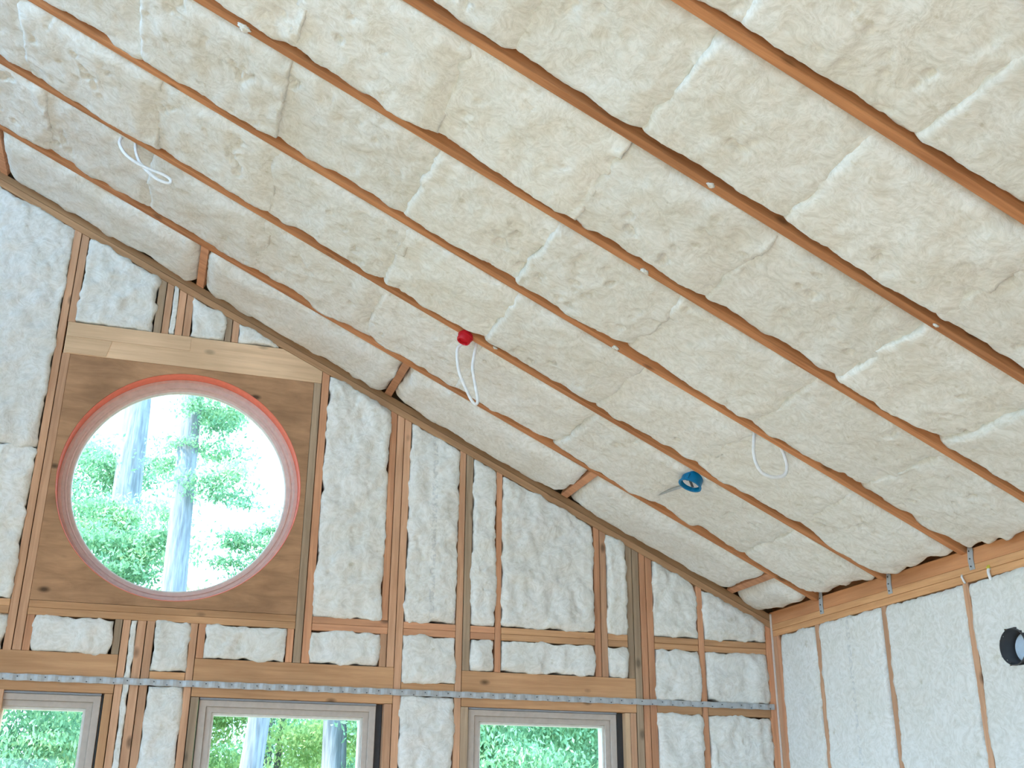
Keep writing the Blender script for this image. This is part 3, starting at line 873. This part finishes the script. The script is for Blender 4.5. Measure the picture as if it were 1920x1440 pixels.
# gable wall: frame ex = X, ey = Z -> ex x ey = -Y, into the room
def wall_batt(label, x0, x1, z0, z1=None, sd=0, mat=None, H=0.016, group=None, folds=0.0, rag=0.010, e0=0.002, amp=0.018, top_gap=0.0):
    if z1 is None: cs = [(x0, z0), (x1, z0), (x1, zrak(x1) - top_gap), (x0, zrak(x0) - top_gap)]
    else: cs = [(x0, z0), (x1, z0), (x1, z1), (x0, z1)]
    small = min(x1 - x0, (z1 - z0) if z1 else 9)
    if small < 0.05: H, amp, e0 = 0.001, 0.004, -0.006
    return batt('insulation_batt', label, mat or INS_W, (0, 0, 0), X, Z, cs, H=H, e0=e0, e_amp=0.009, rr=min(0.055, small * 0.45), rag=min(rag, small * 0.12), amp=amp,
                seed=sd, res=0.010, thick=0.12, pits=0.35, group=group, folds=folds, lump=0.017 if small > 0.05 else 0.003)
GB = [
 ('large pale batt left of the double stud at the far left, upper piece', -1.262, -0.673, 3.30, None),
 ('large pale batt left of the double stud at the far left, lower piece', -1.262, -0.673, 2.534, 3.305),
 ('batt scrap at the far left below the sill band, beside the double stud', -1.262, -0.673, 2.293, 2.459),
 ('wide batt above the left end of the round window header', -0.586, -0.196, 4.018, None),
 ('narrow white sliver of batt between two pairs of cripples above the header', -0.110, -0.083, 4.018, None),
 ('small batt above the round window header, right of the narrow sliver', 0.003, 0.186, 4.018, None),
 ('small triangular batt where the header meets the sloping plate', 0.265, 0.485, 4.018, None),
 ('flat wide batt below the sill band, at left under the round window', -0.549, -0.185, 2.294, 2.459),
 ('long narrow strip of batt between stud pairs left of the middle window', -0.105, -0.078, 0.30, 2.459),
 ('small squarish batt below the round window, above the metal strap', 0.011, 0.177, 2.222, 2.459),
 ('tall batt left of the middle window, below the metal strap', 0.011, 0.177, 0.30, 2.152),
 ('flat wide batt below the sill band, above the middle window header at left', 0.258, 0.659, 2.294, 2.459),
 ('tall batt right of the round window, just under the sloping plate', 0.787, 1.146, 2.535, None),
 ('wide flat batt below the tall batt beside the round window', 0.787, 1.146, 2.294, 2.459),
 ('tall batt with faint grey print line, two bays right of the round window', 1.272, 1.557, 2.535, None),
 ('squarish creased batt above the metal strap, between middle and right windows', 1.272, 1.557, 2.222, 2.459),
 ('tall batt between the middle and right windows, below the metal strap', 1.272, 1.557, 0.30, 2.152),
 ('tall narrow batt left of the single red stud, above the sill band', 1.643, 1.779, 2.535, None),
 ('small batt left of the single red stud, above the right window header', 1.643, 1.779, 2.294, 2.459),
 ('widest gable batt, with loose flaps, above the right window', 1.818, 2.368, 2.535, None),
 ('wide low batt directly above the right window header', 1.818, 2.368, 2.294, 2.459),
 ('narrow upper batt left of the grey weathered studs', 2.450, 2.568, 2.535, None),
 ('small low batt left of the grey weathered studs, on the header', 2.450, 2.568, 2.294, 2.459),
 ('upper batt right of the triple studs, under the sloping plate', 2.737, 3.012, 2.534, None),
 ('squarish batt right of the triple studs, between blocks above the strap', 2.737, 3.012, 2.186, 2.459),
 ('tall batt right of the triple studs, below the strap', 2.737, 3.012, 0.30, 2.103),
 ('triangular topped batt in the corner under the end of the sloping plate', 3.053, 3.453, 2.534, None),
 ('squarish batt in the corner bay, between blocks above the strap', 3.053, 3.453, 2.186, 2.459),
 ('wide batt in the corner bay, below the strap', 3.053, 3.453, 0.30, 2.103),
]
for k, (lab, x0, x1, z0, z1) in enumerate(GB):
    mt = INS_WP if 'print line' in lab else INS_W
    wall_batt(lab, x0, x1, z0, z1, sd=300 + k, mat=mt)
# right wall: frame ex = Y, ey = Z -> ex x ey = +X ; need -X: ex = -Y
RYS = [-0.088, -0.475, -1.083, -1.700, -2.315, -2.93]
RL = ['narrow white batt on the right wall beside the corner', 'white batt with a faint grey print line, second from the corner on right wall',
      'broad white batt on the right wall, third from the corner', 'white batt on the right wall around the round black duct',
      'white batt on the right wall beyond the duct']
for k in range(5):
    y0, y1 = RYS[k] - (0.020 if k else 0), RYS[k + 1] + 0.020
    batt('insulation_batt', RL[k], INS_WP if k == 1 else INS_W, (XR, 0, 0), Vector((0, -1, 0)), Z, [(-y0, 0.05), (-y1, 0.05), (-y1, 2.563), (-y0, 2.563)],
         H=0.012, e0=0.0, e_amp=0.007, rr=0.05, rag=0.010, amp=0.005, seed=400 + k, res=0.014, thick=0.12, pits=0.1, folds=0.0, fuzz=5000, hole=(1.955, 2.2465, 0.080) if k == 3 else None)

# ---------------------------------------------------------------- metal strap along the gable wall
strap = tag(empty('metal_strap', (1.2, 0, 2.16)), 'long galvanised steel strap nailed level across the studs above the windows', 'strap')
x = -1.75
seg_l = 0.062
vs, fs = [], []
xs = np.arange(-1.75, XR - 0.02, 0.0155)
rows = []
for i, xx in enumerate(xs):
    z0, z1 = 2.1490, 2.1805
    b = 0.0045 if i % 4 in (1, 2) else 0.0005
    dz = 0.0012 * math.sin(i * 0.9)
    yb = -0.004 - b - (0.004 if False else 0)
    q = len(vs)
    vs += [(xx, yb - 0.001, z0 + dz), (xx, yb - 0.003, z0 + 0.007 + dz), (xx, yb - 0.003, z1 - 0.007 + dz), (xx, yb - 0.001, z1 + dz), (xx, yb + 0.0022, z1 + dz), (xx, yb + 0.0022, z0 + dz)]
    if i:
        for k in range(6): fs.append((q - 6 + k, q - 6 + (k + 1) % 6, q + (k + 1) % 6, q + k))
mesh_obj('strip', vs, fs, STEEL, strap)
nm = bpy.data.meshes.new('nail')
bm = bmesh.new(); bmesh.ops.create_cone(bm, segments=8, radius1=0.0034, radius2=0.0025, depth=0.003, cap_ends=True)
bm.to_mesh(nm); bm.free(); nm.materials.append(plain('dull_nail', (0.13, 0.14, 0.16), 0.5))
for i, xx in enumerate(np.arange(-1.70, XR - 0.03, 0.062)):
    o = bpy.data.objects.new('nail', nm)
    o.matrix_basis = Matrix.Translation((xx, -0.0105, 2.155 if i % 2 else 2.168)) @ Matrix.Rotation(math.pi / 2, 4, 'X')
    attach(o, strap)

# ---------------------------------------------------------------- electrical bits
def loop(label, y0, pts, dy=0.0):
    P = []
    n = len(pts)
    for i, (px, pz) in enumerate(pts):
        P.append((px, y0 + dy * math.sin(math.pi * i / (n - 1)) - 0.006 * (i / (n - 1)), pz))
    o = tube('cable_loop', CABLE, None, P, 0.0078, 8, 0.6)
    return tag(o, label, 'cable')
loop('white cable loop hanging at upper left beside the second rafter', -1.06,
     [(-0.43, 4.60), (-0.415, 4.541), (-0.42, 4.493), (-0.394, 4.439), (-0.346, 4.397), (-0.282, 4.366), (-0.207, 4.343), (-0.171, 4.321), (-0.176, 4.302), (-0.226, 4.313), (-0.278, 4.352), (-0.317, 4.397), (-0.342, 4.456), (-0.352, 4.519), (-0.355, 4.56)], -0.05)
loop('white cable loop hanging just under the red cap', -1.085,
     [(1.30, 3.78), (1.268, 3.704), (1.242, 3.664), (1.249, 3.567), (1.272, 3.501), (1.306, 3.432), (1.322, 3.406), (1.338, 3.393), (1.348, 3.415), (1.331, 3.509), (1.319, 3.577), (1.325, 3.639), (1.335, 3.705), (1.335, 3.75)], 0.0)
loop('white teardrop cable loop hanging from the third rafter, right of the blue box', -1.68,
     [(2.50, 3.30), (2.493, 3.253), (2.479, 3.162), (2.470, 3.085), (2.484, 3.024), (2.513, 2.992), (2.566, 2.982), (2.617, 2.997), (2.634, 3.039), (2.621, 3.101), (2.591, 3.161), (2.561, 3.222), (2.548, 3.259), (2.54, 3.30)], 0.0)

def axis_mat(o, z):
    z = z.normalized(); x = z.orthogonal().normalized(); y = z.cross(x)
    return frame(o, x, y, z)
# red cap on the second rafter
rc = tag(empty('red_cap', (1.279, -1.117, zraf(1.279))), 'small round red plastic cap on the underside of the second rafter', 'cap')
mwr = axis_mat(Vector((1.279, -1.117, zraf(1.279) + 0.006)), -EN)
lathe('shell', RED, rc, [(0.0, 0.0), (0.034, 0.0), (0.036, 0.006), (0.034, 0.040), (0.031, 0.046), (0.027, 0.047), (0.025, 0.043), (0.023, 0.034), (0.0, 0.032)], mwr, 32)
lathe('rim', RED, rc, [(0.0365, 0.010), (0.039, 0.012), (0.039, 0.018), (0.0365, 0.020)], mwr, 32)
# blue box with sticker and hanger bar
bo = Vector((2.505, -1.03, zraf(2.505) + 0.012))
bb = tag(empty('ceiling_box', bo), 'round blue plastic ceiling box with white sticker inside, beside the second rafter', 'electrical box')
mwb = axis_mat(bo, -EN)
lathe('body', BLUE, bb, [(0.0, 0.0), (0.050, 0.0), (0.052, 0.004), (0.055, 0.052), (0.060, 0.054), (0.060, 0.060), (0.050, 0.060), (0.048, 0.010), (0.0, 0.008)], mwb, 40)
sv = [(0.040 * math.cos(a), 0.028 * math.sin(a), 0.048) for a in [2 * math.pi * k / 24 for k in range(24)]]
st = lathe('sticker', LABELW, bb, [(0.0, 0.040), (0.043, 0.040), (0.043, 0.043), (0.0, 0.043)], mwb, 24); st['label'] = 'white sticker inside the box'
mb = mwb @ Matrix.Translation((0.0, 0.0, 0.045))
box_vs = [(-0.030, -0.006, 0), (0.026, -0.012, 0), (0.026, 0.0, 0), (-0.030, 0.006, 0), (-0.030, -0.006, 0.004), (0.026, -0.012, 0.004), (0.026, 0.0, 0.004), (-0.030, 0.006, 0.004)]
mesh_obj('clamp', box_vs, [(0, 3, 2, 1), (4, 5, 6, 7), (0, 1, 5, 4), (1, 2, 6, 5), (2, 3, 7, 6), (3, 0, 4, 7)], FLASH, bb, mb)
for sgn in (-1, 1):
    lathe('screw_boss', BLUE, bb, [(0.0, 0.02), (0.009, 0.02), (0.009, 0.058), (0.0, 0.058)], mwb @ Matrix.Translation((sgn * 0.052, 0.0, 0)), 12)
hb0, hb1 = Vector((2.50, -0.985, zraf(2.50) - 0.020)), Vector((2.475, -0.525, zraf(2.475) + 0.012))
tube('hanger_bar', STEEL, bb, [hb0, hb0.lerp(hb1, 0.5), hb1], 0.008, 6, 0.4)['label'] = 'grey metal hanger bar'
# black duct ring in the right wall
dc = Vector((XR - 0.016, -1.955, 2.2465))
du = tag(empty('vent_duct', dc), 'round black duct ring set into the right wall batt', 'duct')
mwd = axis_mat(dc, Vector((1, 0, 0)))
lathe('ring', BLACK, du, [(0.0765, -0.004), (0.078, 0.0), (0.078, 0.12), (0.0735, 0.12), (0.0735, 0.0), (0.0745, -0.004)], mwd, 64)
lathe('cap', PALEB, du, [(0.0, 0.062), (0.058, 0.062), (0.064, 0.068), (0.064, 0.078), (0.0, 0.078)], mwd, 48)['label'] = 'pale blue cap inside the duct'
lathe('backing', W_PLATE, du, [(0.0, 0.082), (0.0735, 0.082), (0.0735, 0.088), (0.0, 0.088)], mwd, 48)['label'] = 'wood showing behind the cap'
# cable ends poking out over the right wall plate
c1 = tube('cable_end', CABLE, None, [(XR + 0.004, -1.868, 2.60), (XR - 0.010, -1.872, 2.592), (XR - 0.014, -1.876, 2.57), (XR - 0.008, -1.878, 2.545)], 0.007, 8)
tag(c1, 'short white cable end with a yellow tip on the right wall plate', 'cable')
t1 = tube('tip', YELLOW, c1, [(XR + 0.006, -1.867, 2.612), (XR - 0.004, -1.869, 2.606), (XR - 0.010, -1.871, 2.598)], 0.0085, 8); t1['label'] = 'yellow tip'
c2 = tube('cable_end', CABLE, None, [(XR + 0.004, -1.688, 2.606), (XR - 0.008, -1.694, 2.598), (XR - 0.012, -1.706, 2.578), (XR - 0.012, -1.716, 2.562)], 0.005, 8)
tag(c2, 'thin white cable end above the third stud of the right wall', 'cable')

# tufts of glass wool caught on the rafters
def tuft(label, p, size, sd):
    bm = bmesh.new(); bmesh.ops.create_icosphere(bm, subdivisions=3, radius=1.0)
    q = random.Random(sd); ph = [q.uniform(0, 6) for _ in range(6)]
    for v in bm.verts:
        c = v.co.copy()
        k = 1 + 0.28 * math.sin(3 * c.x + ph[0]) * math.sin(4 * c.y + ph[1]) + 0.2 * math.sin(7 * c.z + ph[2] + 5 * c.x) + q.uniform(-0.1, 0.1)
        v.co = Vector((c.x * 1.5 * k, c.y * k, c.z * 0.6 * k)) * size * 0.75
    me = bpy.data.meshes.new('wool_tuft'); bm.to_mesh(me); bm.free(); me.materials.append(INS_W)
    me.polygons.foreach_set('use_smooth', [True] * len(me.polygons))
    o = bpy.data.objects.new('wool_tuft', me)
    o.matrix_basis = frame(Vector(p) - EN * size * 0.3, EU, EYC, EU.cross(EYC))
    attach(o, None); tag(o, label, 'wool tuft')
    r = np.random.default_rng(sd); n = 260; NP = 4
    d = r.normal(size=(n, 3)); d /= np.linalg.norm(d, axis=1, keepdims=True)
    b = r.normal(size=(n, 3)) * 0.5
    pts = np.stack([(d * (0.7 + 0.5 * t) + b * t * t * 0.6) * np.array([1.5, 1, 0.6]) * size * 1.5 for t in (0, .4, .8, 1.3)], 1).astype(np.float32)
    hc = bpy.data.hair_curves.new('loose_fibres'); hc.add_curves([NP] * n); hc.position_data.foreach_set('vector', pts.ravel())
    ra = hc.attributes.get('radius') or hc.attributes.new('radius', 'FLOAT', 'POINT'); ra.data.foreach_set('value', np.full(n * NP, 0.0009, np.float32))
    hc.materials.append(INS_F); f = attach(bpy.data.objects.new('loose_fibres', hc), o); f['kind'] = 'stuff'
tuft('small white wool tuft stuck on the fifth rafter from the gable, toward the middle', (1.63, -2.950, zraf(1.63)), 0.012, 1)
tuft('tiny white wool tuft on the fifth rafter, further down toward the right wall', (2.48, -2.945, zraf(2.48)), 0.009, 2)
tuft('ragged white wool tuft hanging at upper end of the fourth rafter', (0.06, -2.335, zraf(0.06)), 0.020, 3)
tuft('ragged white wool tuft caught on the middle of the fourth rafter', (1.665, -2.330, zraf(1.665)), 0.015, 4)
tuft('wispy white wool tuft caught under the third rafter', (1.795, -1.728, zraf(1.795)), 0.014, 5)
tuft('white wool plug showing at the second rafter just right of the red cap', (1.418, -1.138, zraf(1.418) + 0.012), 0.011, 6)

# ---------------------------------------------------------------- outside: ground and trees
gr = mesh_obj('ground', [(-60, -60, -0.6), (60, -60, -0.6), (60, 80, -0.6), (-60, 80, -0.6)], [(0, 1, 2, 3)], plain('forest_floor', (0.20, 0.19, 0.11), 0.95))
tag(gr, kind='structure')
LEAF_A = foliage('leaves_teal_green', (0.12, 0.26, 0.15), (0.30, 0.52, 0.30), (0.62, 0.74, 0.42))
LEAF_B = foliage('leaves_yellow_green', (0.18, 0.34, 0.14), (0.44, 0.60, 0.24), (0.82, 0.80, 0.38))
BARK = bark('bark_grey', (0.13, 0.14, 0.155), (0.24, 0.255, 0.28))
BARK2 = bark('bark_dark', (0.06, 0.065, 0.06), (0.12, 0.125, 0.12))

def trunk(parent, x, y, h, r0, lean=(0, 0), mat=BARK, seedv=0):
    vs, fs = [], []; seg, n = 14, 26
    rr = random.Random(seedv)
    for i in range(n + 1):
        t = i / n
        z = -0.65 + (h + 0.65) * t
        r = r0 * (1.25 - 0.25 * min(1, t * 6)) * (1 - 0.6 * t)
        for k in range(seg):
            a = 2 * math.pi * k / seg
            q = r * (1 + 0.07 * math.sin(3 * a + i * 0.3) + rr.uniform(-0.04, 0.04))
            vs.append((x + lean[0] * t + q * math.cos(a), y + lean[1] * t + q * math.sin(a), z))
    for i in range(n):
        for k in range(seg): fs.append((i * seg + k, i * seg + (k + 1) % seg, (i + 1) * seg + (k + 1) % seg, (i + 1) * seg + k))
    return mesh_obj('trunk', vs, fs, mat, parent, smooth=True)

def leaves(parent, clumps, n, size, mat, seedv, droop=0.5):
    """clumps: (x, y, z, rx, ry, rz) ellipsoids filled with small leaves"""
    r = np.random.default_rng(seedv)
    w = np.array([c[3] * c[4] * c[5] for c in clumps]) ** 0.67; w /= w.sum()
    idx = r.choice(len(clumps), n, p=w)
    C = np.array(clumps)[idx]
    d = r.normal(size=(n, 3)) * 0.62
    p = C[:, :3] + d * C[:, 3:6]
    a = r.normal(size=(n, 3)); a[:, 2] -= droop * 1.5; a /= np.linalg.norm(a, axis=1, keepdims=True)
    b = np.cross(a, r.normal(size=(n, 3))); b /= np.linalg.norm(b, axis=1, keepdims=True)
    L_ = size * (0.6 + 0.8 * r.random(n))[:, None]; Wd = L_ * 0.42
    nrm = np.cross(a, b) * L_ * 0.12
    v = np.stack([p - a * L_, p + b * Wd + nrm, p + a * L_, p - b * Wd + nrm], 1).reshape(-1, 3)
    me = bpy.data.meshes.new('foliage')
    me.vertices.add(4 * n); me.vertices.foreach_set('co', v.astype(np.float32).ravel())
    me.loops.add(4 * n); me.loops.foreach_set('vertex_index', np.arange(4 * n, dtype=np.int32))
    me.polygons.add(n); me.polygons.foreach_set('loop_start', np.arange(0, 4 * n, 4, dtype=np.int32))
    me.update(calc_edges=True)
    cl_t = r.random(len(clumps))[idx]
    tone = np.clip(0.5 * r.random(n) + 0.5 * cl_t, 0, 1)
    at = me.attributes.new('tone', 'FLOAT', 'FACE'); at.data.foreach_set('value', tone.astype(np.float32))
    me.materials.append(mat)
    o = attach(bpy.data.objects.new('foliage', me), parent)
    return o

def tree(name, label, x, y, h, r0, clumps, n, size, mat, seedv, lean=(0, 0), bmat=BARK, group=None, droop=0.5):
    t = tag(empty(name, (x, y, -0.6)), label, 'tree', group)
    trunk(t, x, y, h, r0, lean, bmat, seedv)
    if n: leaves(t, clumps, n, size, mat, seedv + 1, droop)
    return t
rt = random.Random(5)
def cl(x0, x1, y0, y1, z0, z1, n, r, sd):
    q = random.Random(sd)
    return [(q.uniform(x0, x1), q.uniform(y0, y1), q.uniform(z0, z1), r * q.uniform(.6, 1.6), r * q.uniform(.6, 1.4), r * q.uniform(.25, .6)) for _ in range(n)]
tree('fir_tree', 'grey fir trunk with leafy boughs at the left in the round window', -0.47, 9.0, 14, 0.24, cl(-2.5, -0.55, 9.4, 10.4, 3.4, 6.6, 46, 0.34, 1) + cl(-1.9, -0.8, 8.0, 8.8, 3.4, 5.4, 10, 0.22, 4) + cl(-0.9, 0.1, 7.8, 8.6, 3.3, 5.2, 18, 0.28, 2), 52000, 0.034, LEAF_A, 11, (-0.15, 0))
tree('fir_tree', 'straight grey fir trunk near the middle of the round window', 0.25, 7.0, 13, 0.165, cl(-0.1, 0.75, 6.5, 7.4, 5.0, 6.6, 16, 0.22, 3), 9660, 0.028, LEAF_A, 21, (-0.25, 0))
tree('fir_tree', 'pale grey trunk at the left in the middle window', 0.83, 5.5, 12, 0.125, cl(0.6, 2.2, 5.6, 7, 6.6, 9, 8, 0.5, 4), 4600, 0.043, LEAF_A, 31, (1.0, 0))
tree('fir_tree', 'grey trunk at the right in the middle window', 2.30, 8.0, 12, 0.17, cl(2.75, 3.8, 7.2, 8.0, 1.4, 3.4, 16, 0.3, 5), 16099, 0.034, LEAF_A, 41, (-0.3, 0))
tree('dark_fir', 'dark trunk behind drooping boughs in the left window', -0.78, 7.0, 3.7, 0.12, cl(-2.4, -0.2, 5.6, 7.4, 1.2, 3.3, 44, 0.3, 6), 36800, 0.031, LEAF_A, 51, (0.5, 0), BARK2, None, 0.9)
tree('vine_maple', 'yellow green maple filling the middle window behind its trunks', 1.7, 10.2, 6, 0.06, cl(0.2, 3.8, 9.6, 10.8, 1.0, 4.0, 60, 0.36, 7), 55199, 0.034, LEAF_B, 61, (0.3, 0), BARK2)
tree('cedar_tree', 'drooping green cedar filling the right window', 4.2, 8.0, 9, 0.10, cl(2.8, 6.0, 6.8, 8.8, 1.0, 3.8, 64, 0.36, 8), 59799, 0.034, LEAF_A, 71, (0.2, 0), BARK2, None, 1.0)
tree('maple_tree', 'slender leafy maple at the right in the round window', 1.45, 9.0, 4.9, 0.035, cl(0.8, 2.0, 8.6, 9.4, 3.8, 5.6, 34, 0.2, 9), 12000, 0.031, LEAF_A, 81, (-0.05, 0), BARK2)
tree('maple_sapling', 'bright low sapling tops at the bottom of the round window', 0.9, 12.5, 4.9, 0.04, cl(-1.2, 2.0, 12, 13, 4.0, 5.2, 30, 0.2, 10), 13799, 0.034, LEAF_B, 91, (0, 0), BARK2)
tree('cedar_tree', 'tall green cedar far behind the left window', -3.2, 14.0, 10, 0.15, cl(-6.0, -0.6, 13, 15, 0.8, 5.0, 90, 0.6, 12), 59799, 0.053, LEAF_A, 101, (0, 0), BARK2, None, 0.8)
tree('cedar_tree', 'broad green cedar far behind the middle window', 2.6, 19.0, 8, 0.15, cl(-1.2, 7.0, 18, 20, 0.4, 4.6, 90, 0.65, 13), 59799, 0.053, LEAF_A, 111, (0, 0), BARK2, None, 0.8)
tree('cedar_tree', 'broad green cedar far behind the right window', 8.2, 14.0, 8, 0.15, cl(5.4, 11.0, 13, 15, 0.4, 5.0, 80, 0.65, 14), 50599, 0.053, LEAF_A, 121, (0, 0), BARK2, None, 0.8)
